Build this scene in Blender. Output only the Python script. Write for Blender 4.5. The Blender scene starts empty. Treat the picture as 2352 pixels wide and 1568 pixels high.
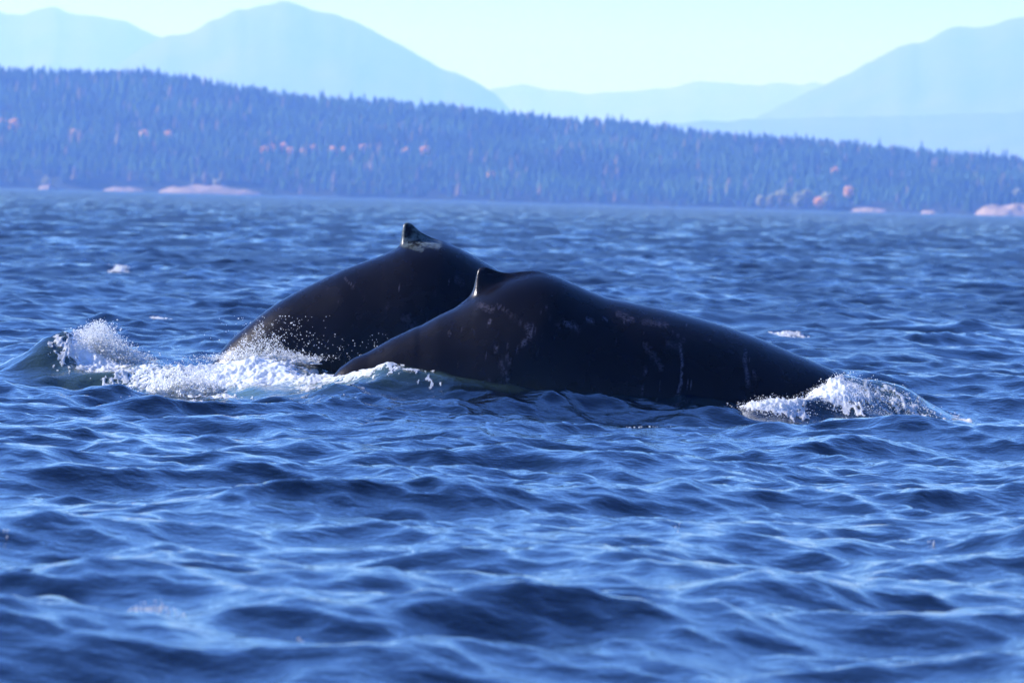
import bpy, math, random
import numpy as np
from mathutils import Matrix, Vector

# ------------------------------------------------------------------ camera, sky, sun, exposure
S = bpy.context.scene
C = S.collection
FU = 13393.0                       # focal length in units of a 2352-wide picture
H = 2.2                            # eye height above the water
ROLL = math.atan(0.0276)
VH = 461.0                         # horizon row at the picture's centre column
SH = (VH - 784.0) * math.cos(ROLL)
PITCH = math.atan(-SH / FU)
SUN_AZ, SUN_EL = math.radians(-74), math.radians(30)     # azimuth from +Y towards +X

cam_d = bpy.data.cameras.new('camera')
cam = bpy.data.objects.new('camera', cam_d); C.objects.link(cam)
cam_d.sensor_width = 36.0; cam_d.lens = 36.0 * FU / 2352.0
cam_d.clip_start = 0.5; cam_d.clip_end = 200000.0
cam_d.dof.use_dof = True; cam_d.dof.focus_distance = 61.5; cam_d.dof.aperture_fstop = 4.2
fwd = Vector((0, math.cos(PITCH), -math.sin(PITCH)))
rt = Vector((1, 0, 0)); up = rt.cross(fwd)
cx = rt * math.cos(ROLL) + up * math.sin(ROLL)
cy = -rt * math.sin(ROLL) + up * math.cos(ROLL)
M = Matrix((cx, cy, -fwd)).transposed().to_4x4()
M.translation = (0, 0, H)
cam.matrix_world = M
S.camera = cam

W = bpy.data.worlds.new('World'); S.world = W; W.use_nodes = True
nt = W.node_tree
sky = nt.nodes.new('ShaderNodeTexSky'); sky.sky_type = 'NISHITA'; sky.sun_disc = False
sky.sun_elevation = SUN_EL; sky.sun_rotation = SUN_AZ
sky.altitude = 0; sky.air_density = 0.36; sky.dust_density = 0.0; sky.ozone_density = 10.0
bg = nt.nodes['Background']; bg.inputs['Strength'].default_value = 0.15
nt.links.new(sky.outputs[0], bg.inputs[0])

sl = bpy.data.lights.new('sun', 'SUN'); sl.energy = 3.6; sl.angle = math.radians(0.53); sl.color = (1.0, 0.97, 0.93)
so = bpy.data.objects.new('sun', sl); C.objects.link(so)
sd = Vector((math.sin(SUN_AZ) * math.cos(SUN_EL), math.cos(SUN_AZ) * math.cos(SUN_EL), math.sin(SUN_EL)))
so.rotation_euler = (-sd).to_track_quat('-Z', 'Y').to_euler()
so.location = sd * 200

S.view_settings.view_transform = 'Standard'; S.view_settings.look = 'None'
S.view_settings.exposure = 1.42; S.view_settings.gamma = 1.0; S.view_settings.use_curve_mapping = False
S.view_settings.use_white_balance = True; S.view_settings.white_balance_temperature = 5500; S.view_settings.white_balance_tint = 22   # the camera's cool daylight setting
S.render.engine = 'CYCLES'
S.cycles.use_denoising = True
S.cycles.volume_bounces = 2
S.cycles.max_bounces = 8; S.cycles.diffuse_bounces = 3; S.cycles.glossy_bounces = 3
S.cycles.sample_clamp_indirect = 6.0

# ------------------------------------------------------------------ helpers
rng = np.random.default_rng(7)
random.seed(7)
cR, sR, cP, sP = math.cos(ROLL), math.sin(ROLL), math.cos(PITCH), math.sin(PITCH)

def ray(u, v):
    u = np.asarray(u, float); v = np.asarray(v, float)
    dx, dv = u - 1176.0, v - 784.0
    r = dx * cR + dv * sR; s = -dx * sR + dv * cR
    return r, FU * cP - s * sP, -s * cP - FU * sP

def at(u, v, Y):                     # the point at depth Y in direction (u, v)
    a, b, c = ray(u, v); t = np.asarray(Y, float) / b
    return a * t, b * t, H + c * t

def project(x, y, z):
    z = z - H
    b = y * cP - z * sP; c = y * sP + z * cP
    r = x / b * FU; s = -c / b * FU
    return r * cR - s * sR + 1176.0, r * sR + s * cR + 784.0

def hash2(i, j, seed):
    n = (i.astype(np.int64) * 374761393 + j.astype(np.int64) * 668265263 + seed * 974711) & 0x7fffffff
    n = ((n ^ (n >> 13)) * 1274126177) & 0x7fffffff
    return ((n ^ (n >> 16)) & 0xffff) / 65535.0

def vnoise(x, y, seed=0):            # value noise, 0..1
    xi = np.floor(x); yi = np.floor(y); fx = x - xi; fy = y - yi
    fx = fx * fx * (3 - 2 * fx); fy = fy * fy * (3 - 2 * fy)
    xi = xi.astype(np.int64); yi = yi.astype(np.int64)
    a = hash2(xi, yi, seed); b = hash2(xi + 1, yi, seed); c = hash2(xi, yi + 1, seed); d = hash2(xi + 1, yi + 1, seed)
    return (a * (1 - fx) + b * fx) * (1 - fy) + (c * (1 - fx) + d * fx) * fy

def fbm(x, y, seed=0, oct=4):
    t = 0; a = 0.5; n = 0
    for o in range(oct):
        t = t + a * vnoise(x * 2 ** o + 17.3 * o, y * 2 ** o - 9.1 * o, seed + o); n += a; a *= 0.5
    return t / n

def sstep(a, b, x):
    t = np.clip((x - a) / (b - a), 0, 1); return t * t * (3 - 2 * t)

def mesh(name, verts, quads=None, tris=None, smooth=True, attrs=None):
    verts = np.asarray(verts, np.float32).reshape(-1, 3)
    me = bpy.data.meshes.new(name)
    loops = []; starts = []; n = 0
    if quads is not None and len(quads):
        q = np.asarray(quads, np.int32).reshape(-1, 4); loops.append(q.ravel()); starts.append(np.arange(len(q)) * 4); n += 4 * len(q)
    if tris is not None and len(tris):
        t = np.asarray(tris, np.int32).reshape(-1, 3); loops.append(t.ravel()); starts.append(n + np.arange(len(t)) * 3)
    loops = np.concatenate(loops); starts = np.concatenate(starts).astype(np.int32)
    me.vertices.add(len(verts)); me.vertices.foreach_set('co', verts.ravel())
    me.loops.add(len(loops)); me.loops.foreach_set('vertex_index', loops.astype(np.int32))
    me.polygons.add(len(starts)); me.polygons.foreach_set('loop_start', starts)
    if smooth: me.polygons.foreach_set('use_smooth', np.ones(len(starts), bool))
    me.update(calc_edges=True)
    for k, a in (attrs or {}).items():
        a = np.asarray(a, np.float32)
        if a.ndim == 1:
            at_ = me.attributes.new(k, 'FLOAT', 'POINT'); at_.data.foreach_set('value', a)
        else:
            at_ = me.attributes.new(k, 'FLOAT_COLOR', 'POINT')
            at_.data.foreach_set('color', np.concatenate([a, np.ones((len(a), 1), np.float32)], 1).ravel())
    return me

def obj(name, me, mat=None, parent=None, label=None, cat=None, group=None, kind=None, loc=None):
    o = bpy.data.objects.new(name, me); C.objects.link(o)
    if mat and me and not me.materials: me.materials.append(mat)
    if parent: o.parent = parent
    if loc is not None: o.location = loc
    for k, v in (('label', label), ('category', cat), ('group', group), ('kind', kind)):
        if v: o[k] = v
    return o

def gridquads(nr, nc, wrap=False):
    i = np.arange(nr - 1)[:, None]; j = np.arange(nc if wrap else nc - 1)[None, :]
    k = (j + 1) % nc
    return np.stack([i * nc + j, i * nc + k, (i + 1) * nc + k, (i + 1) * nc + j], -1).reshape(-1, 4)

class Nodes:
    def __init__(s, name):
        s.m = bpy.data.materials.new(name); s.m.use_nodes = True; s.t = s.m.node_tree
        s.b = s.t.nodes['Principled BSDF']; s.out = s.t.nodes['Material Output']
    def n(s, typ, ins=None, **kw):
        nd = s.t.nodes.new(typ)
        for k, v in kw.items(): setattr(nd, k, v)
        for k, v in (ins or {}).items(): s.set(nd.inputs[k], v)
        return nd
    def set(s, sock, v):
        if isinstance(v, bpy.types.NodeSocket): s.t.links.new(v, sock)
        else: sock.default_value = v
    def p(s, **kw):
        for k, v in kw.items(): s.set(s.b.inputs[k.replace('_', ' ')], v)
    def attr(s, name): return s.n('ShaderNodeAttribute', attribute_name=name).outputs
    def mixc(s, f, a, b):
        nd = s.n('ShaderNodeMix', data_type='RGBA'); s.set(nd.inputs[0], f); s.set(nd.inputs[6], a); s.set(nd.inputs[7], b)
        return nd.outputs[2]
    def math(s, op, a, b=0.0, c=0.0, clamp=False):
        nd = s.n('ShaderNodeMath', operation=op, use_clamp=clamp)
        s.set(nd.inputs[0], a); s.set(nd.inputs[1], b)
        if op in ('MULTIPLY_ADD', 'COMPARE'): s.set(nd.inputs[2], c)
        return nd.outputs[0]
    def pos(s): return s.n('ShaderNodeNewGeometry').outputs['Position']
    def noise(s, scale, detail=3, rough=0.5, vec=None):
        nd = s.n('ShaderNodeTexNoise', {'Scale': scale, 'Detail': detail, 'Roughness': rough})
        if vec is not None: s.set(nd.inputs['Vector'], vec)
        return nd.outputs[0]

def c4(r, g, b): return (r, g, b, 1.0)

# ------------------------------------------------------------------ materials
def m_water():
    k = Nodes('sea_water'); pos = k.pos()
    aer = k.attr('aerated')[2]; foam = k.attr('foam')[2]; micro = k.attr('micro_slope')[2]
    n1 = k.noise(22.0, 3, 0.55, pos); n2 = k.noise(8.0, 2, 0.5, pos)
    h = k.math('ADD', k.math('MULTIPLY', n1, 0.3), n2)
    bump = k.n('ShaderNodeBump', {'Strength': k.math('SUBTRACT', 0.6, k.math('MULTIPLY', micro, 2.5), clamp=True), 'Distance': 0.022, 'Height': h})
    fn = k.noise(16.0, 5, 0.65, pos)
    fm = k.math('MULTIPLY', k.math('SUBTRACT', k.math('ADD', foam, fn), 1.0), 6.0, clamp=True)
    base = k.mixc(aer, c4(0.002, 0.006, 0.014), c4(0.11, 0.19, 0.15))
    base = k.mixc(fm, base, c4(0.82, 0.84, 0.84))
    mp = k.n('ShaderNodeMapping', {'Vector': pos, 'Scale': (0.30, 0.035, 1.0)})
    patch = k.noise(1.0, 4, 0.7, mp.outputs[0])
    patch = k.math('MULTIPLY', k.math('SUBTRACT', patch, 0.40), 6.0, clamp=True)
    micro = k.math('MULTIPLY', micro, k.math('ADD', 0.12, k.math('MULTIPLY', patch, 1.7)))
    rough = k.math('SQRT', k.math('ADD', 0.0016, k.math('MULTIPLY', micro, 0.6)))
    k.p(Base_Color=base, Roughness=k.math('MAXIMUM', rough, k.math('MULTIPLY', fm, 0.6)), IOR=1.333, Normal=bump.outputs[0])
    return k.m

def m_foam():
    k = Nodes('white_foam'); pos = k.pos()
    n1 = k.noise(45.0, 3, 0.6, pos)
    bump = k.n('ShaderNodeBump', {'Strength': 0.6, 'Distance': 0.02, 'Height': n1})
    k.p(Base_Color=c4(0.88, 0.90, 0.90), Roughness=0.55, Normal=bump.outputs[0])
    tr = k.n('ShaderNodeBsdfTranslucent', {'Color': c4(0.88, 0.90, 0.88)})
    mx = k.n('ShaderNodeMixShader', {0: 0.5}); k.t.links.new(k.b.outputs[0], mx.inputs[1]); k.t.links.new(tr.outputs[0], mx.inputs[2])
    k.t.links.new(mx.outputs[0], k.out.inputs[0])
    return k.m

def m_drop():
    k = Nodes('spray_drop')
    k.p(Base_Color=c4(0.9, 0.92, 0.92), Roughness=0.12, IOR=1.333)
    tr = k.n('ShaderNodeBsdfTranslucent', {'Color': c4(0.92, 0.93, 0.92)})
    mx = k.n('ShaderNodeMixShader', {0: 0.62}); k.t.links.new(k.b.outputs[0], mx.inputs[1]); k.t.links.new(tr.outputs[0], mx.inputs[2])
    k.t.links.new(mx.outputs[0], k.out.inputs[0])
    return k.m

def m_whale():
    k = Nodes('wet_whale_skin'); pos = k.pos()
    sc = k.attr('scar_lit_edge')[2]; pale = k.attr('pale')[2]
    blot = k.noise(2.2, 4, 0.6, pos); fine = k.noise(60.0, 3, 0.6, pos); spk = k.noise(34.0, 3, 0.6, pos)
    base = k.mixc(blot, c4(0.0025, 0.002, 0.003), c4(0.0065, 0.005, 0.0055))
    brk = k.math('MULTIPLY', k.math('SUBTRACT', spk, 0.40), 6.0, clamp=True)
    base = k.mixc(k.math('MULTIPLY', sc, brk), base, c4(0.11, 0.10, 0.13))
    base = k.mixc(k.math('MULTIPLY', pale, k.math('MULTIPLY', k.math('SUBTRACT', k.noise(19.0, 4, 0.65, pos), 0.33), 4.5, clamp=True)), base, c4(0.13, 0.16, 0.15))
    h = k.math('ADD', k.math('MULTIPLY', fine, 0.3), k.noise(11.0, 4, 0.6, pos))
    bump = k.n('ShaderNodeBump', {'Strength': 0.35, 'Distance': 0.012, 'Height': h})
    k.p(Base_Color=base, Roughness=k.math('ADD', 0.17, k.math('MULTIPLY', blot, 0.20)), IOR=1.36, Specular_IOR_Level=0.36, Normal=bump.outputs[0])
    return k.m

def m_attr(name, rough=0.9):
    k = Nodes(name); k.p(Base_Color=k.attr('tint')[0], Roughness=rough, Specular_IOR_Level=0.1); return k.m

def m_two(name, a, b, scale, rough=0.95):
    k = Nodes(name); n = k.noise(scale, 5, 0.6, k.pos())
    f = k.math('MULTIPLY', k.math('SUBTRACT', n, 0.3), 2.5, clamp=True)
    k.p(Base_Color=k.mixc(f, a, b), Roughness=rough, Specular_IOR_Level=0.1); return k.m

WATER, FOAM, DROP, WHALE = m_water(), m_foam(), m_drop(), m_whale()
CONIFER = m_attr('conifer_needles')
SOIL = m_two('forest_floor', c4(0.02, 0.035, 0.015), c4(0.05, 0.06, 0.03), 0.02)
ROCK = m_two('mountain_forest_rock', c4(0.03, 0.05, 0.03), c4(0.10, 0.10, 0.09), 0.0012)
SAND = m_two('pale_shore_rock', c4(0.22, 0.16, 0.11), c4(0.36, 0.28, 0.19), 0.08)
BARK = m_two('bark', c4(0.05, 0.035, 0.025), c4(0.10, 0.075, 0.055), 1.5)
ORANGE = m_two('orange_leaves', c4(0.72, 0.30, 0.05), c4(0.85, 0.48, 0.12), 0.3)
OLIVE = m_two('yellow_green_leaves', c4(0.20, 0.22, 0.07), c4(0.34, 0.30, 0.12), 0.3)

# ------------------------------------------------------------------ the sea: one sheet of real waves
NW = 190
lam = np.exp(np.linspace(math.log(0.24), math.log(9.0), NW)) * rng.uniform(0.96, 1.04, NW)
slope = 0.0238 * np.where(lam < 2.0, 1.0, (2.0 / lam) ** 0.7)
amp = slope * lam / (2 * math.pi)
wind = math.atan2(-0.75, 0.6)
spread = np.where(lam < 1.2, 1.3, 0.9)
wdir = wind + rng.normal(0, 1, NW) * spread
kx = np.cos(wdir) * 2 * math.pi / lam; ky = np.sin(wdir) * 2 * math.pi / lam
ph = rng.uniform(0, 2 * math.pi, NW)
ROW0 = 0.10
def row_step(r):
    r = np.maximum(r, 1.0)
    return np.where(r < 66, ROW0, np.where(r < 320, ROW0 * (r / 66.0), ROW0 * 4.848 * (r / 320.0) ** 1.6))

def X_at(u, Y): return (u - 1176.0 + 3.0) * Y / FU
# raised water round the whales: (u, depth, half width across, half width in depth, height)
BUMPS = [(120, 66.0, 0.42, 0.8, 0.40), (215, 66.3, 0.40, 0.8, 0.24), (470, 65.6, 1.5, 1.5, 0.28), (650, 65.2, 0.8, 1.0, 0.20), (770, 63.9, 0.8, 0.8, 0.32),
         (925, 63.4, 0.6, 0.6, 0.20), (1090, 63.2, 0.7, 0.5, 0.10), (2090, 64.0, 0.5, 0.9, 0.30), (1960, 63.3, 0.5, 0.9, 0.36), (1820, 62.6, 0.45, 0.6, 0.20),
         (1930, 53.8, 0.5, 0.6, 0.14), (612, 61.0, 0.25, 0.4, 0.13), (1270, 61.6, 0.5, 0.4, 0.07), (1480, 61.8, 0.5, 0.4, 0.07), (1650, 61.5, 0.4, 0.4, 0.08)]
BUMPS = [(X_at(u, Y), Y, a, b, h) for u, Y, a, b, h in BUMPS]

def sea_disp(x, y, step):
    shp = x.shape
    gust = 0.72 + 0.56 * fbm(x / 7.0, y / 9.0, 3, 3) + 0.45 * np.exp(-((y - 61.5) / 2.0) ** 2 - (x / 4.5) ** 2)
    dx = np.zeros(shp); dy = np.zeros(shp); dz = np.zeros(shp)
    for i in range(NW):
        w = np.clip(lam[i] / step / 1.2 - 0.9, 0, 1) * amp[i]
        if lam[i] < 2.0: w = w * gust
        if not np.any(w > 0): continue
        p = kx[i] * x + ky[i] * y + ph[i]
        sn = np.sin(p); cs = np.cos(p); kk = 2 * math.pi / lam[i]
        dz += w * cs; q = 0.85 * w
        dx -= q * kx[i] / kk * sn; dy -= q * ky[i] / kk * sn
    for X, Y, a, b, h in BUMPS:
        dz += h * np.exp(-((x - X) / a) ** 2 - ((y - Y) / b) ** 2)
    return x + dx, y + dy, dz

# foam and aerated water on the sheet: (u, depth, half width across, half width in depth, amount)
FOAMS = [(235, 65.8, 0.55, 0.9, 0.8), (330, 64.8, 0.6, 1.1, 0.6), (425, 62.8, 0.5, 1.5, 0.95), (570, 64.6, 0.9, 0.9, 0.9),
         (830, 63.5, 0.55, 0.45, 0.7), (905, 63.2, 0.4, 0.3, 0.55), (20, 67.5, 0.45, 0.5, 0.65),
         (1800, 62.4, 0.42, 0.35, 0.85), (1930, 63.1, 0.45, 0.7, 0.85), (2080, 63.6, 0.6, 0.7, 0.5), (720, 64.0, 0.7, 0.7, 0.6),
         (1785, 99, 0.45, 1.8, 0.62), (368, 99, 0.22, 1.2, 0.6), (270, 157, 0.25, 2.5, 0.8)]
AER = [(300, 65.2, 1.0, 1.3, 0.45), (560, 64.0, 1.2, 1.6, 0.7), (790, 63.7, 0.9, 0.9, 0.6), (980, 63.1, 0.6, 0.25, 0.28),
       (2050, 63.6, 0.7, 0.9, 0.35), (1120, 63.0, 0.4, 0.15, 0.15)]
def blobs(L, x, y):
    t = np.zeros(x.shape)
    for u, Y, a, b, s in L:
        t = np.maximum(t, s * np.exp(-((x - X_at(u, Y)) / a) ** 2 - ((y - Y) / b) ** 2))
    return t

rows = [5.0]
while rows[-1] < 9300:
    r = rows[-1]; rows.append(r + (0.35 if r < 23 else float(row_step(np.array(r)))))
while rows[-1] < 60000: rows.append(rows[-1] * 1.12)
rows = np.array(rows)
core = np.arange(-0.106, 0.1061, 0.00080)
side = []; a = core[-1]; da = 0.0012
while a + da < math.pi - 0.05:
    a += da; side.append(a); da = min(da * 1.11, 0.16)
ang = np.concatenate([-np.array(side)[::-1], core, np.array(side)])
dang = np.gradient(ang); dang[np.abs(ang) < 0.105] = 0.00080
RR, AA = np.meshgrid(rows, ang, indexing='ij')
st = np.maximum(np.gradient(rows)[:, None], RR * dang[None, :])
SX, SY = RR * np.sin(AA), RR * np.cos(AA)
sx, sy, sz = sea_disp(SX, SY, st)
lost = np.zeros(SX.shape)            # slope variance of the waves finer than the sheet, carried by its roughness
for i in range(NW): lost += 0.5 * slope[i] ** 2 * (1 - np.clip(lam[i] / st / 1.2 - 0.9, 0, 1) ** 2)
micro = np.sqrt(lost)
near = (SY > 50) & (SY < 170) & (np.abs(SX) < 14)
fo = np.zeros(SX.shape); ae = np.zeros(SX.shape)
fo[near] = blobs(FOAMS, SX[near], SY[near]); ae[near] = blobs(AER, SX[near], SY[near])
nr, nc = SX.shape
v = np.stack([sx, sy, sz], -1).reshape(-1, 3)
q = gridquads(nr, nc, True)
v = np.concatenate([v, [[0, 0, 0]]]); ci = len(v) - 1
j = np.arange(nc); tri = np.stack([np.full(nc, ci), (j + 1) % nc, j], 1)
q = q[:, ::-1]; tri = tri[:, ::-1]
sea = obj('sea', mesh('sea', v, q, tri, attrs={'foam': np.append(fo.ravel(), 0), 'aerated': np.append(ae.ravel(), 0), 'micro_slope': np.append(micro.ravel(), 0.2)}), WATER,
          label='choppy deep blue sea with dark wavelets', kind='structure')

# ------------------------------------------------------------------ whales
def smooth1(a, sig):
    n = int(sig * 4) + 1; k = np.exp(-0.5 * (np.arange(-n, n + 1) / sig) ** 2); k /= k.sum()
    return np.convolve(np.pad(a, n, mode='edge'), k, mode='valid')

def whale(name, Y0, prof, base, width, depth, ridge, yaw, marks, pales, fin_w, lean, label):
    """prof: dorsal outline with fin; base: the same without fin; width/depth/ridge: (u, metres) tables."""
    prof = np.array(prof, float); base = np.array(base, float)
    us = np.arange(prof[0, 0], prof[-1, 0], 2.5)
    pv = smooth1(np.interp(us, prof[:, 0], prof[:, 1]), 1.3)
    bv = smooth1(np.interp(us, base[:, 0], base[:, 1]), 4.5)
    bv = np.maximum(bv, pv)
    um = us.mean()
    Yc = Y0 + yaw * (us - um) * Y0 / FU
    X, _, Zp = at(us, pv, Yc); _, _, Zb = at(us, bv, Yc)
    fin = Zp - Zb
    tab = lambda L: smooth1(np.interp(us, [p[0] for p in L], [p[1] for p in L]), 12)
    Ry, Rz, rg = tab(width), tab(depth), tab(ridge)
    NT = 62
    t = np.linspace(-1, 1, 2 * NT - 1); th = np.pi * np.sign(t) * np.abs(t) ** 1.55
    s, c = np.sin(th)[None, :], np.cos(th)[None, :]
    yy = Ry[:, None] * np.sign(s) * np.abs(s) ** 1.0
    zz = Zb[:, None] - Rz[:, None] + Rz[:, None] * np.sign(c) * np.abs(c) ** np.where(c > 0, rg[:, None], 1.0)
    lat = np.exp(-(np.abs(yy) / fin_w) ** 1.7) * fin[:, None]
    xx = np.repeat(X[:, None], len(t), 1) - lean * np.maximum(lat - 0.02, 0) * sstep(0.0, 0.10, fin)[:, None]
    zz = zz + lat
    nz = fbm(xx * 1.7, zz * 1.7 + yy, 21, 3) - 0.5
    yy = yy + nz * 0.02 * np.minimum(1, np.abs(yy) * 2)
    yv = Yc[:, None] + yy
    n0, n1 = xx.shape
    vs = np.stack([xx, yv, zz], -1).reshape(-1, 3)
    q = gridquads(n0, n1)
    e0 = vs[:n1].mean(0); e1 = vs[-n1:].mean(0)
    vs = np.concatenate([vs, [e0, e1]]); k = np.arange(n1 - 1)
    tr = np.concatenate([np.stack([np.full(n1 - 1, len(vs) - 2), k + 1, k], 1),
                         np.stack([np.full(n1 - 1, len(vs) - 1), (n0 - 1) * n1 + k, (n0 - 1) * n1 + k + 1], 1)])
    pu, pvv = project(vs[:, 0], vs[:, 1], vs[:, 2])
    nearside = np.append((np.broadcast_to(yy, (n0, n1)) < 0.03).ravel(), [False, False])
    def paint(L):
        out = np.zeros(len(vs))
        for pts, w, a in L:
            pts = np.array(pts, float)
            if len(pts) == 1: d = np.hypot(pu - pts[0, 0], pvv - pts[0, 1])
            else:
                d = np.full(len(vs), 1e9)
                for p, q_ in zip(pts[:-1], pts[1:]):
                    dd = q_ - p; L2 = (dd ** 2).sum()
                    tt = np.clip(((pu - p[0]) * dd[0] + (pvv - p[1]) * dd[1]) / L2, 0, 1)
                    d = np.minimum(d, np.hypot(pu - p[0] - tt * dd[0], pvv - p[1] - tt * dd[1]))
            out = np.maximum(out, a * (1 - sstep(w * 0.5, w * 1.3, d)))
        return np.clip(out * nearside, 0, 1)
    sc = paint(marks); pl = paint([p for p in pales if p[2] > 0])
    for p in pales:
        if p[2] < 0: pl *= 1 - paint([(p[0], p[1], -p[2])])
    return obj(name, mesh(name, vs, q, tr, attrs={'scar_lit_edge': sc, 'pale': pl}), WHALE, label=label, cat='whale', group='whales surfacing together')

front = [(690, 1000), (735, 900), (780, 845), (811, 823), (848, 807), (899, 777), (925, 765), (954, 751), (965, 748), (1009, 724), (1045, 707), (1066, 691), (1079, 680),
         (1083, 676), (1090, 660), (1093, 640), (1096, 624), (1102, 615), (1118, 614), (1144, 623), (1158, 626), (1173, 626.5), (1192, 623.6), (1225, 621), (1247, 624),
         (1283, 636), (1321, 653), (1345, 664.5), (1394, 684), (1457, 696), (1530, 711), (1604, 730), (1677, 752), (1750, 779), (1823, 811), (1882, 835),
         (1941, 862), (2000, 893), (2090, 945), (2200, 1020)]
fbase = [(690, 1000), (735, 900), (780, 845), (811, 823), (848, 807), (899, 777), (1009, 724), (1045, 708), (1079, 689), (1110, 671), (1144, 652), (1180, 638), (1215, 630), (1247, 627), (1283, 636.5), (1321, 653), (1345, 664.5),
         (1394, 684), (1457, 696), (1530, 711), (1604, 730), (1677, 752), (1750, 779), (1823, 811), (1882, 835), (1941, 862), (2000, 893), (2090, 945), (2200, 1020)]
fw = [(700, .16), (850, .36), (1000, .62), (1150, .86), (1300, 1.02), (1500, 1.15), (1700, 1.15), (1900, 1.0), (2100, .8), (2200, .6)]
fd = [(700, .35), (850, .62), (1000, .95), (1150, 1.2), (1400, 1.35), (1700, 1.3), (2000, 1.1), (2200, .8)]
fr = [(700, .95), (1000, 1.05), (1100, 1.25), (1240, 1.3), (1400, 1.12), (1600, 1.0), (2200, 1.0)]
rs = random.Random(3)
fmarks = [([(1562, 789), (1567, 828), (1565, 877), (1557, 906), (1545, 932)], 3.2, .8),
          ([(1577, 886), (1580, 880), (1586, 880), (1589, 887), (1585, 892), (1579, 891), (1577, 886)], 1.6, .8),
          ([(1713, 804), (1710, 830), (1716, 858), (1718, 885)], 4.5, .55), ([(1730, 850), (1738, 872)], 3, .5),
          ([(1213, 748), (1222, 765), (1216, 780), (1200, 788)], 3.2, .8), ([(1207, 752), (1215, 770), (1206, 784), (1190, 795), (1187, 812)], 2.4, .6),
          ([(1225, 750), (1232, 768)], 2.2, .6), ([(1140, 700), (1180, 728), (1208, 750)], 3.0, .3),
          ([(1298, 738), (1320, 752), (1330, 760)], 5, .7), ([(1350, 733), (1362, 740)], 5, .7), ([(1385, 732), (1394, 734)], 3.5, .7),
          ([(1420, 720), (1452, 735)], 7, .5), ([(1480, 740), (1530, 746)], 7, .4), ([(1262, 733), (1288, 745)], 4, .5),
          ([(1545, 760), (1572, 782)], 1.5, .6), ([(1480, 792), (1500, 815), (1521, 848)], 5, .35), ([(1530, 785), (1560, 800)], 5, .35),
          ([(1051, 834), (1064, 828), (1076, 824)], 2.2, .9), ([(1073, 804), (1084, 800), (1098, 797)], 2.0, .8),
          ([(1124, 739)], 4, .9), ([(1140, 801)], 5, .8), ([(1032, 765)], 4, .8), ([(1250, 780)], 4, .7), ([(1335, 811)], 4, .7), ([(1482, 852)], 4, .7),
          ([(1150, 835), (1158, 855), (1166, 870)], 5, .5), ([(1165, 820), (1172, 835)], 4, .5), ([(1120, 880), (1150, 885)], 3, .5),
          ([(1092, 640), (1093, 660), (1085, 676)], 2.5, .35), ([(1098, 618), (1112, 617)], 2, .5), ([(1100, 700), (1130, 712)], 7, .3)]  # first stroke of this row paints the fin's lit rear edge pale
for _ in range(70): fmarks.append(([(rs.uniform(1020, 1800), rs.uniform(700, 915))], rs.uniform(1.0, 2.2), rs.uniform(.4, .9)))
whale('humpback_whale', 64.3, front, fbase, fw, fd, fr, 0.10, fmarks, [], 0.075, 0.02,
      'scarred black whale with stubby upright fin, rolling in front of the other whale')

back = [(380, 960), (440, 890), (496, 821), (515, 797), (533, 777), (580, 737), (624, 704), (640, 693), (679, 671), (738, 642), (789, 618), (844, 598), (880, 585), (910, 570), (921, 560),
        (924, 550), (924.5, 530), (926, 519), (931, 512.5), (939, 511), (946, 513), (953, 519), (968, 534), (990, 545), (1020, 554), (1053, 568.7), (1089, 587), (1119, 605), (1148, 622),
        (1200, 660), (1270, 725), (1350, 815), (1430, 920), (1480, 1000)]
bbase = [p for p in back if p[0] < 905] + [(910, 571), (935, 562), (960, 557), (985, 553.5), (1020, 556)] + [p for p in back if p[0] > 1050]
bw = [(380, .2), (500, .42), (650, .66), (800, .85), (950, .98), (1100, 1.08), (1300, 1.1), (1480, .9)]
bd = [(380, .5), (500, .75), (700, 1.1), (900, 1.35), (1200, 1.5), (1480, 1.2)]
br = [(380, .95), (700, 1.05), (900, 1.2), (1000, 1.2), (1200, 1.0), (1480, 1.0)]
bmarks = [([(790, 636), (805, 652), (812, 660)], 1.2, .6), ([(862, 649)], 2, .9), ([(917, 660)], 1.5, .6), ([(1050, 640), (1060, 650)], 8, .3), ([(890, 705)], 4, .4), ([(930, 730), (960, 760)], 10, .25), ([(1000, 670)], 5, .4)]
for _ in range(45): bmarks.append(([(rs.uniform(600, 1080), rs.uniform(620, 800))], rs.uniform(.9, 1.8), rs.uniform(.4, .8)))
bpale = [([(930, 558), (950, 552), (975, 556), (1005, 561)], 11, .8), ([(952, 524), (962, 540), (985, 552)], 7, .75), ([(930, 516), (927, 530), (927, 548)], 3.0, .8), ([(936, 545), (950, 543)], 6, .6), ([(933, 513), (946, 515)], 3, .7),
         ([(945, 566), (968, 571)], 7, .5), ([(939, 524), (940, 537)], 6.5, -1.0), ([(946, 555), (960, 563)], 4, -.9), ([(958, 546), (968, 555)], 2.6, -.9)]
whale('humpback_whale', 67.6, back, bbase, bw, bd, br, 0.08, bmarks, bpale, 0.07, 0.06,
      'dark whale with pale patch on its hooked dorsal fin, arching high behind the scarred whale')

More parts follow.
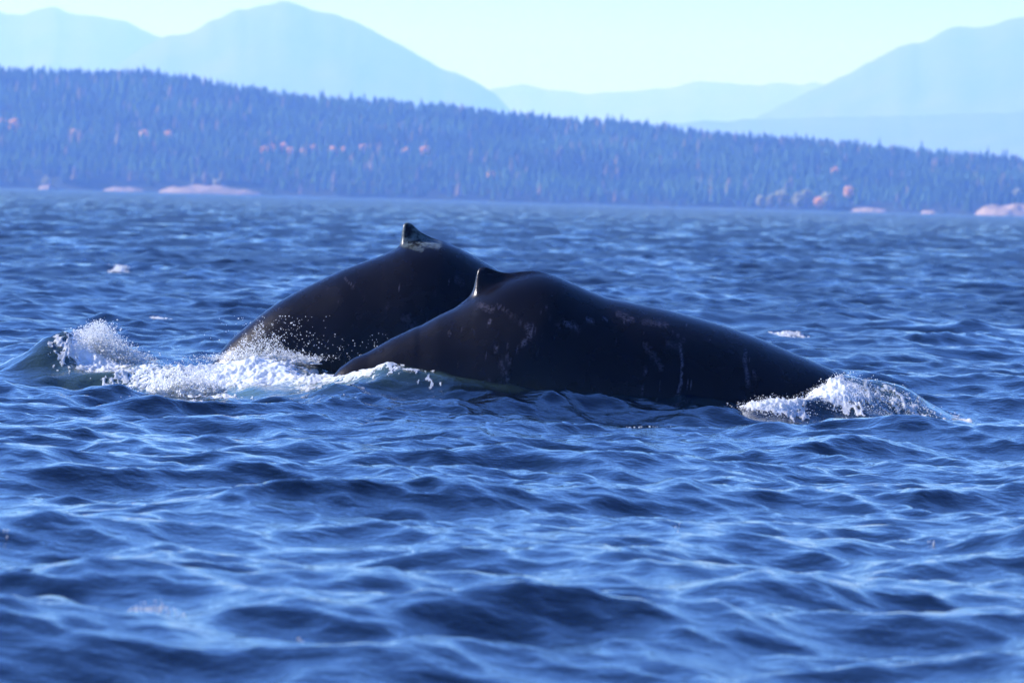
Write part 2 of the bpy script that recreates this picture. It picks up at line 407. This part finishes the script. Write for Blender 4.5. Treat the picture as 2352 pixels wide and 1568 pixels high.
# ------------------------------------------------------------------ foam sheets and spray
def foam_patch(u0, u1, Y0, Y1, list_, thr, hgt, cs, label, seed, dx=0.01, dy=0.022, noise_s=(0.045, 0.10)):
    Ym = (Y0 + Y1) / 2
    xs = np.arange(X_at(u0, Ym), X_at(u1, Ym), dx); ys = np.arange(Y0, Y1, dy)
    gy, gx = np.meshgrid(ys, xs, indexing='ij')
    m = blobs(list_, gx, gy)
    n = fbm(gx / noise_s[0], gy / noise_s[1], seed, 4)
    big = fbm(gx / (noise_s[0] * 5), gy / (noise_s[1] * 4), seed + 9, 2)
    e = m + (n - 0.5) * 1.1 + (big - 0.5) * 0.8 - thr
    stp = row_step(np.hypot(gx, gy))
    px, py, pz = sea_disp(gx, gy, stp)
    lump = fbm(gx / 0.03, gy / 0.055, seed + 3, 3) ** 1.6
    pz = pz + 0.006 + np.clip(e, 0, 0.6) * hgt * (0.15 + 1.2 * lump)
    keep = e > 0
    q = gridquads(*gx.shape); kq = keep.ravel()[q].all(1); q = q[kq]
    used = np.unique(q); mp = np.full(gx.size, -1); mp[used] = np.arange(len(used))
    vs = np.stack([px, py, pz], -1).reshape(-1, 3)[used]
    if len(q) == 0: print('EMPTY', label); return vs
    obj('foam', mesh('foam', vs, mp[q]), FOAM, label=label, cat='foam', kind='stuff')
    return vs

OV = np.array([(1, 0, 0), (-1, 0, 0), (0, 1, 0), (0, -1, 0), (0, 0, 1), (0, 0, -1)], float)
OF = np.array([(0, 2, 4), (2, 1, 4), (1, 3, 4), (3, 0, 4), (2, 0, 5), (1, 2, 5), (3, 1, 5), (0, 3, 5)])
def ico():
    g = (1 + 5 ** 0.5) / 2
    V = np.array([(-1, g, 0), (1, g, 0), (-1, -g, 0), (1, -g, 0), (0, -1, g), (0, 1, g), (0, -1, -g), (0, 1, -g), (g, 0, -1), (g, 0, 1), (-g, 0, -1), (-g, 0, 1)], float)
    V /= np.linalg.norm(V[0])
    F = np.array([(0, 11, 5), (0, 5, 1), (0, 1, 7), (0, 7, 10), (0, 10, 11), (1, 5, 9), (5, 11, 4), (11, 10, 2), (10, 7, 6), (7, 1, 8), (3, 9, 4), (3, 4, 2), (3, 2, 6), (3, 6, 8), (3, 8, 9), (4, 9, 5), (2, 4, 11), (6, 2, 10), (8, 6, 7), (9, 8, 1)])
    return V, F
IV, IF = ico()
def spray(P, R, label, name='spray', mat=None):
    P = np.asarray(P); R = np.asarray(R); n = len(P)
    sq = rng.uniform(0.75, 1.35, (n, 1, 3))
    vs = (P[:, None, :] + OV[None] * R[:, None, None] * sq).reshape(-1, 3)
    f = (OF[None] + 6 * np.arange(n)[:, None, None]).reshape(-1, 3)
    return obj(name, mesh(name, vs, tris=f), mat or DROP, label=label, cat='spray' if name == 'spray' else 'bubbles', kind='stuff')

def cloud(n, u, v, Y):               # points in space from picture coordinates at given depths
    x, y, z = at(u, v, Y); return np.stack([x, y, z], -1)
def rad(n, lo, hi): return lo * (hi / lo) ** (rng.random(n) ** 2.2)

def splash(tu, tv, bv, Y, layers, seed, label, cover=0.62):
    """ragged standing sheets of white water: top and bottom outline given along the splash"""
    Vs, Qs, off = [], [], 0
    for i in range(layers):
        tt, ff = np.meshgrid(np.linspace(0, 1, 130), np.linspace(0, 1, 46), indexing='ij')
        m = np.linspace(0, 1, len(tu))
        uu = np.interp(tt, m, tu) + (vnoise(tt * 9, ff * 4, seed + i) - .5) * 14
        tp = np.interp(tt, m, tv) - (fbm(tt * 22, tt * 0 + i, seed + 7 * i, 3) - .62) * 46; bt = np.interp(tt, m, bv)
        vv = bt + (tp - bt) * ff + (vnoise(tt * 40, ff * 12, seed + 3) - .5) * 3
        YY = Y + (i - layers / 2) * 0.10 + (fbm(tt * 14, ff * 6, seed + 40 + i, 4) - .5) * 0.45 + 0.12 * np.sin(ff * 2)
        n = fbm(tt * 30, ff * 13, seed + 20 + i, 4)
        keep = n > (0.22 + (1 - cover) * 0.25 + 0.42 * ff ** 1.6)
        x, y, z = at(uu, vv, YY)
        q = gridquads(*tt.shape); q = q[keep.ravel()[q].all(1)]
        us_ = np.unique(q); mp = np.full(tt.size, -1); mp[us_] = np.arange(len(us_))
        Vs.append(np.stack([x, y, z], -1).reshape(-1, 3)[us_]); Qs.append(mp[q] + off); off += len(us_)
    obj('splash', mesh('splash', np.concatenate(Vs), np.concatenate(Qs)), FOAM, label=label, cat='splash', kind='stuff')

L = FOAMS
splash([172, 200, 228, 255, 285, 320, 365], [790, 758, 745, 752, 785, 812, 845], [800, 822, 836, 842, 846, 852, 862], 66.0, 5, 301, 'ragged white splash bursting from the breaking crest')
splash([505, 545, 580, 610, 650, 690, 735], [826, 806, 786, 792, 800, 806, 822], [840, 842, 842, 842, 840, 838, 836], 65.5, 4, 331, 'ragged white splash at the tail of the arching whale')
splash([345, 375, 410, 450, 490, 520], [885, 862, 845, 850, 868, 890], [902, 910, 912, 912, 908, 900], 62.0, 4, 361, 'bright low splash in the middle of the churned foam')
foam_patch(120, 420, 64.0, 67.2, L[0:2], 0.44, 0.09, 1, 'white foam on the breaking wave crest apart from the whales', 31)
foam_patch(300, 800, 60.9, 66.4, L[2:4] + [L[10]], 0.46, 0.08, 2, 'broad white churned foam beside the tail of the arching whale', 32)
foam_patch(740, 1010, 62.2, 64.6, L[4:6], 0.40, 0.03, 3, 'thin lacy foam washing over the tail of the scarred whale', 33)
foam_patch(1660, 2260, 61.4, 65.6, L[7:10], 0.44, 0.11, 4, 'frothy white foam piled where the scarred whale enters the water', 34)
foam_patch(-40, 110, 66.4, 68.6, [L[6]], 0.4, 0.1, 5, 'small foam streak on a wave behind the breaking crest', 35)
foam_patch(1680, 1880, 95, 103, [L[11]], 0.36, 0.1, 6, 'small whitecap on the open water beyond the scarred whale', 36, 0.02, 0.08)
foam_patch(310, 430, 96, 102, [L[12]], 0.36, 0.08, 7, 'short streak of foam on the water beyond the breaking crest', 37, 0.02, 0.08)
foam_patch(230, 310, 150, 164, [L[13]], 0.3, 0.12, 8, 'tiny lone whitecap far out on the open water', 38, 0.02, 0.1)

# plume on the breaking crest
n = 11000
tt = rng.random(n)
ku = np.interp(tt, [0, .3, .55, .8, 1], [185, 225, 255, 300, 360]); top = np.interp(tt, [0, .3, .45, .65, .85, 1], [765, 742, 748, 782, 810, 835])
bot = np.interp(tt, [0, .5, 1], [812, 838, 858])
f = rng.random(n) ** 0.6 * 1.06
uu = ku + rng.normal(0, 11, n); vv = bot + (top - bot) * f + rng.normal(0, 4, n)
spray(cloud(n, uu, vv, 66.0 + rng.normal(0, .22, n)), rad(n, .0018, .009), 'tall white plume of spray thrown up by the breaking crest')
# spray against the arching whale's tail
n = 5000
uu = rng.normal(600, 62, n); hgt = 62 * np.exp(-((uu - 600) / 60) ** 2) * (0.6 + 0.8 * vnoise(uu / 14, uu * 0, 5))
vv = 822 - hgt * rng.random(n) ** 1.9 + rng.normal(0, 4, n)
P1 = cloud(n, uu, vv, 65.6 + rng.normal(0, .15, n))
n2 = 260
uu = rng.normal(625, 60, n2); vv = rng.uniform(725, 815, n2)
P2 = cloud(n2, uu, vv, 65.4 + rng.normal(0, .1, n2))
n3 = 60
P3 = cloud(n3, rng.uniform(700, 900, n3), rng.normal(790, 14, n3), 65.3 + rng.normal(0, .1, n3))
spray(np.concatenate([P1, P2, P3]), np.concatenate([rad(n, .002, .009), rad(n2, .003, .008), rad(n3, .003, .007)]), 'white spray drops splashing up against the tail of the arching whale')
# churned foam in front
n = 6000
uu = rng.normal(425, 42, n); vv = 895 - np.abs(rng.normal(0, 24, n)) - 6 * vnoise(uu / 9, uu * 0, 3)
uu = uu + (895 - vv) * 0.5
spray(cloud(n, uu, vv, 62.2 + rng.normal(0, .25, n)), rad(n, .002, .009), 'dense low spray boiling over the churned foam')
# spray at the shoulder
n = 5000
xs_ = np.concatenate([X_at(rng.normal(1800, 34, 1800), 62.4), X_at(rng.normal(1990, 75, n - 1800), 63.2)])
ys_ = np.concatenate([62.35 + rng.normal(0, .15, 1800), 63.1 + rng.normal(0, .3, n - 1800)])
px, py, pz = sea_disp(xs_, ys_, row_step(np.hypot(xs_, ys_)))
spray(np.stack([px, py, pz + np.abs(rng.normal(0, .035, n))], -1), rad(n, .002, .008), 'fine spray along the foam where the scarred whale enters the water')
# loose drops in the air and bubbles on the swell, plus white drops standing for glints
def bubbles(u, v, su, sv, n, label, r0=.003, r1=.009):
    uu = rng.normal(u, su, n); vv = v + rng.normal(0, sv, n) + 0.08 * (uu - u)
    a, b, c = ray(uu, vv); t = -H / c
    x, y = a * t, b * t
    px, py, pz = sea_disp(x, y, row_step(np.hypot(x, y)))
    spray(np.stack([px, py, pz + 0.004], -1), rad(n, r0, r1), label, 'bubbles')
bubbles(330, 1405, 32, 6, 90, 'cluster of glinting bubbles on the open swell, biggest of the loose clusters')
bubbles(950, 1274, 26, 4, 45, 'string of glinting bubbles on a dark wavelet below the scarred whale')
bubbles(1465, 981, 34, 2.5, 60, 'thin line of sparkling bubbles close under the scarred whale')
for u, v_, lab in ((30, 1241, 'few white drops standing for glints on a broad dark wavelet near the edge of the swell'), (1560, 1215, 'few white drops in place of glints on the swell below the scarred whale'), (700, 1461, 'few white drops imitating glints on the blurred dark wave beside the bubble cluster'), (2120, 1235, 'few tiny white drops standing for glints on the swell below the entry foam')):
    bubbles(u, v_, 6, 2, 5, lab, .004, .008)  # white drops added to imitate glints on the water
bubbles(100, 858, 26, 7, 60, 'glinting bubbles on the slope below the breaking crest')

# ------------------------------------------------------------------ island with its forest
RIDGE = np.array([(-700, 175), (-300, 165), (0, 160), (75, 161), (150, 166), (330, 164), (430, 181), (560, 201), (700, 221), (850, 233), (1000, 241), (1150, 259), (1300, 276),
                  (1500, 291), (1700, 311), (1900, 326), (2100, 346), (2300, 363), (2352, 368), (2700, 392), (3100, 430)], float)
Y_SHORE, Y_RIDGE, Y_END = 9000.0, 10400.0, 12600.0
ru = RIDGE[:, 0]; rxs, _, rzs = at(ru, RIDGE[:, 1], Y_RIDGE)
TREE_H = 21.0
def island_z(x, y):
    shore = Y_SHORE + 70 * (fbm(x / 260.0, x * 0 + 3.3, 41, 3) - 0.5)
    rz = np.interp(x * Y_RIDGE / y, rxs, rzs) - TREE_H * 0.8
    t = np.clip((y - shore) / (Y_RIDGE - shore), 0, 1)
    tb = np.clip((y - Y_RIDGE) / (Y_END - Y_RIDGE), 0, 1)
    p = 0.10 * sstep(0, 0.06, t) + 0.90 * (0.55 * t + 0.45 * np.sin(t * math.pi / 2) ** 1.4)
    p = p * (1 - sstep(0, 1, tb))
    n = (fbm(x / 170.0, y / 260.0, 44, 4) - 0.5) * 34 * np.sin(np.pi * np.clip(t, 0.0, 1)) ** 0.7
    ends = sstep(-2600, -2300, x) * (1 - sstep(2500, 2900, x))
    return np.where(y < shore, -1.5, (rz * p + n * (tb <= 0)) * ends + 0.6)
ys = np.concatenate([np.linspace(8940, 9120, 26), np.linspace(9135, 12600, 110)]); xs = np.linspace(-2650, 2950, 330)
gy, gx = np.meshgrid(ys, xs, indexing='ij')
gz = island_z(gx, gy)
obj('island', mesh('island', np.stack([gx, gy, gz], -1), gridquads(*gx.shape)), SOIL, label='long low forested island across the water', kind='structure')

tx, ty = np.meshgrid(np.arange(-1300, 1300, 10.5), np.arange(9012, 10560, 30.0))
tx = (tx + rng.uniform(-5.2, 5.2, tx.shape)).ravel(); ty = (ty + rng.uniform(-15, 15, ty.shape)).ravel()
SHORE_PATCH = [(108, 45, 421, 17), (283, 100, 427, 14), (480, 240, 427, 26), (2002, 90, 480, 15), (2138, 36, 484, 12), (2330, 170, 477, 36)]
tz = island_z(tx, ty)
keep = tz > 1.5
tu, tv = project(tx, ty, tz)
for u, w, v_, hh in SHORE_PATCH: keep &= ~((np.abs(tu - u) < w * 0.55) & (ty < 9050))
tx, ty, tz = tx[keep], ty[keep], tz[keep]; n = len(tx)
clump = fbm(tx / 60.0, ty / 90.0, 51, 3)
th_ = TREE_H * rng.uniform(0.65, 1.2, n) * (0.8 + 0.5 * clump); tw = th_ * rng.uniform(0.17, 0.30, n)
tall = rng.random(n) < 0.04; th_[tall] *= rng.uniform(1.15, 1.45, tall.sum())
tiers, sides = 4, 6
tv_ = []; idx = []
a0 = rng.uniform(0, 6.28, n)
V = np.zeros((n, tiers * (sides + 1), 3)); F = []
for k in range(tiers):
    zb = 0.10 + 0.80 * k / tiers; zt = min(1.0, zb + 0.46); wr = 1.0 - 0.82 * k / tiers
    o = k * (sides + 1)
    V[:, o, 0] = tx + rng.normal(0, .25, n); V[:, o, 1] = ty; V[:, o, 2] = tz + th_ * zt
    for s_ in range(sides):
        aa = a0 + 2 * math.pi * (s_ + 0.5 * (k % 2)) / sides
        rr = tw * wr * rng.uniform(0.7, 1.3, n)
        V[:, o + 1 + s_, 0] = tx + rr * np.cos(aa); V[:, o + 1 + s_, 1] = ty + rr * np.sin(aa); V[:, o + 1 + s_, 2] = tz + th_ * (zb + rng.uniform(-.05, .05, n))
        F.append((o, o + 1 + s_, o + 1 + (s_ + 1) % sides))
F = np.array(F)
faces = (F[None] + (tiers * (sides + 1)) * np.arange(n)[:, None, None]).reshape(-1, 3)
big = np.clip((fbm(tx / 150.0, ty / 160.0, 57, 3) - 0.5) * 2.4 + 0.5, 0, 1)[:, None]  # broad lit and dark patches of the wood, put into the tree colour
g = np.clip(0.55 * rng.random((n, 1)) + 0.75 * big - 0.15, 0, 1.2); warm = ((rng.random((n, 1)) < 0.10) & (clump[:, None] > 0.45)) * rng.uniform(.3, 1, (n, 1))
col = np.array([[0.010, 0.030, 0.014]]) * (1 - g) + np.array([[0.048, 0.105, 0.040]]) * g
col = col * (1 - warm) + np.array([[0.20, 0.14, 0.06]]) * warm
tint = np.repeat(col, tiers * (sides + 1), 0)
obj('forest', mesh('forest', V.reshape(-1, 3), tris=faces, smooth=False, attrs={'tint': tint}), CONIFER, label='dense dark conifer forest covering the island', cat='forest', kind='stuff')

def on_island(u, v_, extra):         # walk along a view ray until it meets the slope
    yy = np.linspace(8990, 10700, 900); a, b, c = ray(u, v_); x = a / b * yy; z = H + c / b * yy
    h = island_z(x, yy) + extra; k = np.argmax(h > z); 
    return float(x[k]), float(yy[k]), float(h[k] - extra)

def broadleaf(u, v_, hgt, mat, name, label, group):
    hgt *= 1.25
    x, y, z = on_island(u, v_, hgt * 0.7)
    y -= 20; z = float(island_z(np.array([x]), np.array([y]))[0])
    root = obj(name, None, label=label, cat='tree', group=group, loc=(x, y, z - 0.3))
    nl = 70
    p = rng.normal(0, 1, (nl, 3)); p /= np.linalg.norm(p, axis=1)[:, None]; p *= rng.uniform(.4, 1, (nl, 1)) ** .5
    P = np.stack([p[:, 0] * hgt * .34, p[:, 1] * hgt * .34, hgt * .62 + p[:, 2] * hgt * .38], 1)
    sq = rng.uniform(0.6, 1.3, (nl, 12, 3)); R = rng.uniform(.06, .13, nl) * hgt
    vs = (P[:, None] + IV[None] * R[:, None, None] * sq).reshape(-1, 3)
    obj('crown', mesh('crown', vs, tris=(IF[None] + 12 * np.arange(nl)[:, None, None]).reshape(-1, 3), smooth=False), mat, root)
    k = np.arange(7) * 2 * math.pi / 7; zz = [0, .3, .7]; rr = [.035, .025, .008]
    tvv = np.concatenate([np.stack([np.cos(k) * r_ * hgt, np.sin(k) * r_ * hgt, 0 * k + z_ * hgt], 1) for z_, r_ in zip(zz, rr)])
    obj('trunk', mesh('trunk', tvv, gridquads(3, 7, True)), BARK, root)
AUT = 'orange autumn trees on the island'
for u, v_, s, lab in [(35, 277, 20, 0), (8, 274, 14, 0), (172, 299, 14, 1), (333, 304, 17, 1), (388, 306, 16, 1), (608, 340, 14, 2), (652, 330, 15, 2), (668, 345, 16, 2), (720, 338, 15, 2), (765, 345, 18, 2), (790, 340, 13, 2), (835, 336, 15, 2),
                (933, 343, 15, 2), (977, 340, 17, 2), (1128, 398, 13, 3), (1918, 388, 15, 4), (1948, 436, 20, 5), (1880, 466, 18, 6), (625, 333, 14, 2), (700, 341, 13, 2)]:
    broadleaf(u, v_, s, ORANGE, 'autumn_tree', ['orange autumn tree among conifers under the highest end of the ridge', 'single orange autumn tree on the slope above the pale shore rocks',
              'orange autumn tree in the loose row halfway down the forested slope', 'small orange tree low on the dark slope apart from the others', 'orange autumn tree halfway down the low end of the island',
              'large orange tree above the pale broadleaf clump near the shore', 'orange tree at the waterline among the pale broadleaf clump'][lab], AUT)
for u, v_, s, lab in [(1748, 468, 18, 0), (1772, 455, 20, 0), (1796, 446, 24, 0), (1836, 452, 24, 0), (1855, 440, 22, 0), (1900, 448, 22, 0), (110, 405, 15, 1), (500, 405, 14, 2), (2335, 440, 16, 3)]:
    broadleaf(u, v_, s, OLIVE, 'broadleaf_tree', ['pale yellowish green rounded tree in the clump by the island shore', 'pale rounded tree behind the smallest shore rock under the high ridge',
              'pale rounded tree behind the longest pale shore rock', 'pale rounded tree behind the rocks at the low end of the island'][lab], 'pale broadleaf trees by the shore')
# a tall lone conifer breaking the skyline
def lone_conifer(u, v_, hgt, label):
    x, y, z = at(u, v_, Y_RIDGE); x, y = float(x), float(y); z = float(island_z(np.array([x]), np.array([y]))[0])
    root = obj('tall_conifer', None, label=label, cat='tree', loc=(x, y, z - 0.3))
    V = []; F = []
    for k in range(9):
        zb = hgt * (0.15 + 0.8 * k / 9); zt = zb + hgt * .16; w = hgt * .17 * (1 - .85 * k / 9); o = len(V); V.append((0, 0, zt))
        for s_ in range(9):
            aa = s_ * 2 * math.pi / 9 + k; w2 = w * random.uniform(.6, 1.3); V.append((w2 * math.cos(aa), w2 * math.sin(aa), zb + random.uniform(-.4, .4)))
            F.append((o, o + 1 + s_, o + 1 + (s_ + 1) % 9))
    obj('crown', mesh('crown', V, tris=F, smooth=False, attrs={'tint': np.full((len(V), 3), (0.03, 0.055, 0.028))}), CONIFER, root)
    k = np.arange(7) * 2 * math.pi / 7
    tvv = np.concatenate([np.stack([np.cos(k) * r_, np.sin(k) * r_, 0 * k + z_ * hgt], 1) for z_, r_ in ((0, .5), (.5, .35), (.95, .08))])
    obj('trunk', mesh('trunk', tvv, gridquads(3, 7, True)), BARK, root)
lone_conifer(2304, 350, 33, 'tall lone conifer rising above the low end of the island skyline')
lone_conifer(330, 158, 29, 'pointed conifer standing up from the high ridge of the island')
lone_conifer(75, 156, 27, 'bushy conifer standing out on the highest end of the ridge')

# pale shore rocks
for i, (u, w, v_, hh) in enumerate(SHORE_PATCH):
    Y = 8960.0; x, _, _ = at(u, v_, Y); x = float(x)
    m = Y / FU; hw = w * m / 2; hz = hh * m
    gyy, gxx = np.meshgrid(np.linspace(-1, 1, 24), np.linspace(-1, 1, 60), indexing='ij')
    d = np.clip(1 - np.abs(gxx) ** 2.6 - np.abs(gyy) ** 2.2, 0, 1) ** 0.55
    nn = fbm(gxx * 4 + i * 9, gyy * 3, 61, 4)
    zz = d * hz * (0.25 + 0.75 * nn) - 0.6
    obj('shore', mesh('shore', np.stack([x + gxx * hw, Y + 40 + gyy * 70, zz], -1), gridquads(24, 60)), SAND, label='pale bare rock and dry grass along the island shore', kind='structure')

# ------------------------------------------------------------------ mountains
def mountain(Y, prof, seed, label):
    p = np.array(prof, float)
    us = np.arange(p[0, 0], p[-1, 0], 9.0)
    pv = np.interp(us, p[:, 0], p[:, 1]); pv = smooth1(pv, 0.9) + (fbm(us / 30.0, us * 0 + seed, seed, 4) - 0.5) * 9
    x, _, z = at(us, pv, Y); z = np.maximum(z, 5)
    ts = np.linspace(-1, 1, 41)
    ed = sstep(0, 0.06, np.linspace(0, 1, len(us))) * sstep(0, 0.06, np.linspace(1, 0, len(us)))
    X = np.repeat(x[None], 41, 0); D = ts[:, None] * Y * 0.11
    YY = Y + D + 0 * X
    sh = (1 - np.abs(ts[:, None])) ** 0.9
    n = fbm(X / (Y * 0.018), YY / (Y * 0.03), seed, 5) - 0.5
    Z = z[None] * sh * (1 + 0.4 * n * np.minimum(1, np.abs(ts[:, None]) * 3)) * ed[None]
    X = X * (YY / Y)
    Z[0] = -1; Z[-1] = -1
    obj('mountain', mesh('mountain', np.stack([X, YY, np.maximum(Z, -1)], -1), gridquads(41, len(us))), ROCK, label=label, kind='structure')
mountain(62000, [(-500, 120), (-300, 60), (-150, 20), (-40, 15), (0, 25), (12, 36), (60, 33), (90, 21), (130, 17), (160, 31), (200, 37), (280, 44), (310, 62), (370, 85), (480, 140), (620, 220), (700, 300)], 71, 'pale blue mountain with a blunt summit beside the highest peak')
mountain(52000, [(120, 300), (250, 165), (320, 110), (370, 87), (430, 77), (480, 50), (540, 25), (620, 10), (655, 2), (690, 12), (735, 28), (750, 27), (770, 36), (830, 58), (900, 92), (1000, 150), (1090, 188), (1140, 215), (1180, 262), (1300, 330)], 72, 'broad hazy blue mountain, highest in the range behind the island')
mountain(80000, [(900, 330), (1000, 250), (1130, 207), (1160, 199), (1200, 192), (1260, 205), (1350, 218), (1430, 211), (1540, 201), (1610, 185), (1660, 190), (1740, 198), (1790, 188), (1840, 197), (1870, 184), (1885, 195), (2000, 200), (2300, 230), (2500, 320)], 73, 'faint low mountains on the horizon, palest of all')
mountain(55000, [(1560, 380), (1700, 290), (1885, 198), (1950, 170), (2050, 114), (2090, 100), (2130, 97), (2170, 68), (2200, 63), (2240, 65), (2280, 58), (2330, 40), (2360, 38), (2500, 0), (2700, 30), (3000, 200)], 74, 'hazy blue mountain rising in steps behind the low end of the island')
mountain(45000, [(1000, 390), (1200, 310), (1500, 284), (1700, 276), (2000, 268), (2350, 258), (2700, 245), (3000, 330)], 75, 'low pale foothills just behind the island')

# ------------------------------------------------------------------ haze
hx, hy0, hy1, hz0, hz1 = 70000, -66000, 92000, -4.0, 2600.0
hv = [(x, y, z) for z in (hz0, hz1) for y in (hy0, hy1) for x in (-hx, hx)]
hq = [(0, 2, 3, 1), (4, 5, 7, 6), (0, 1, 5, 4), (2, 6, 7, 3), (0, 4, 6, 2), (1, 3, 7, 5)]
k = Nodes('blue_haze'); k.t.nodes.remove(k.b)
pv = k.n('ShaderNodeVolumePrincipled')
pv.inputs['Color'].default_value = c4(0.19, 0.385, 1.0); pv.inputs['Absorption Color'].default_value = c4(1, 1, 1)
pv.inputs['Density'].default_value = 7.0e-5; pv.inputs['Anisotropy'].default_value = 0.2
k.t.links.new(pv.outputs[0], k.out.inputs['Volume'])
obj('haze', mesh('haze', hv, hq, smooth=False), k.m, label='thin blue sea haze filling the air', kind='stuff')
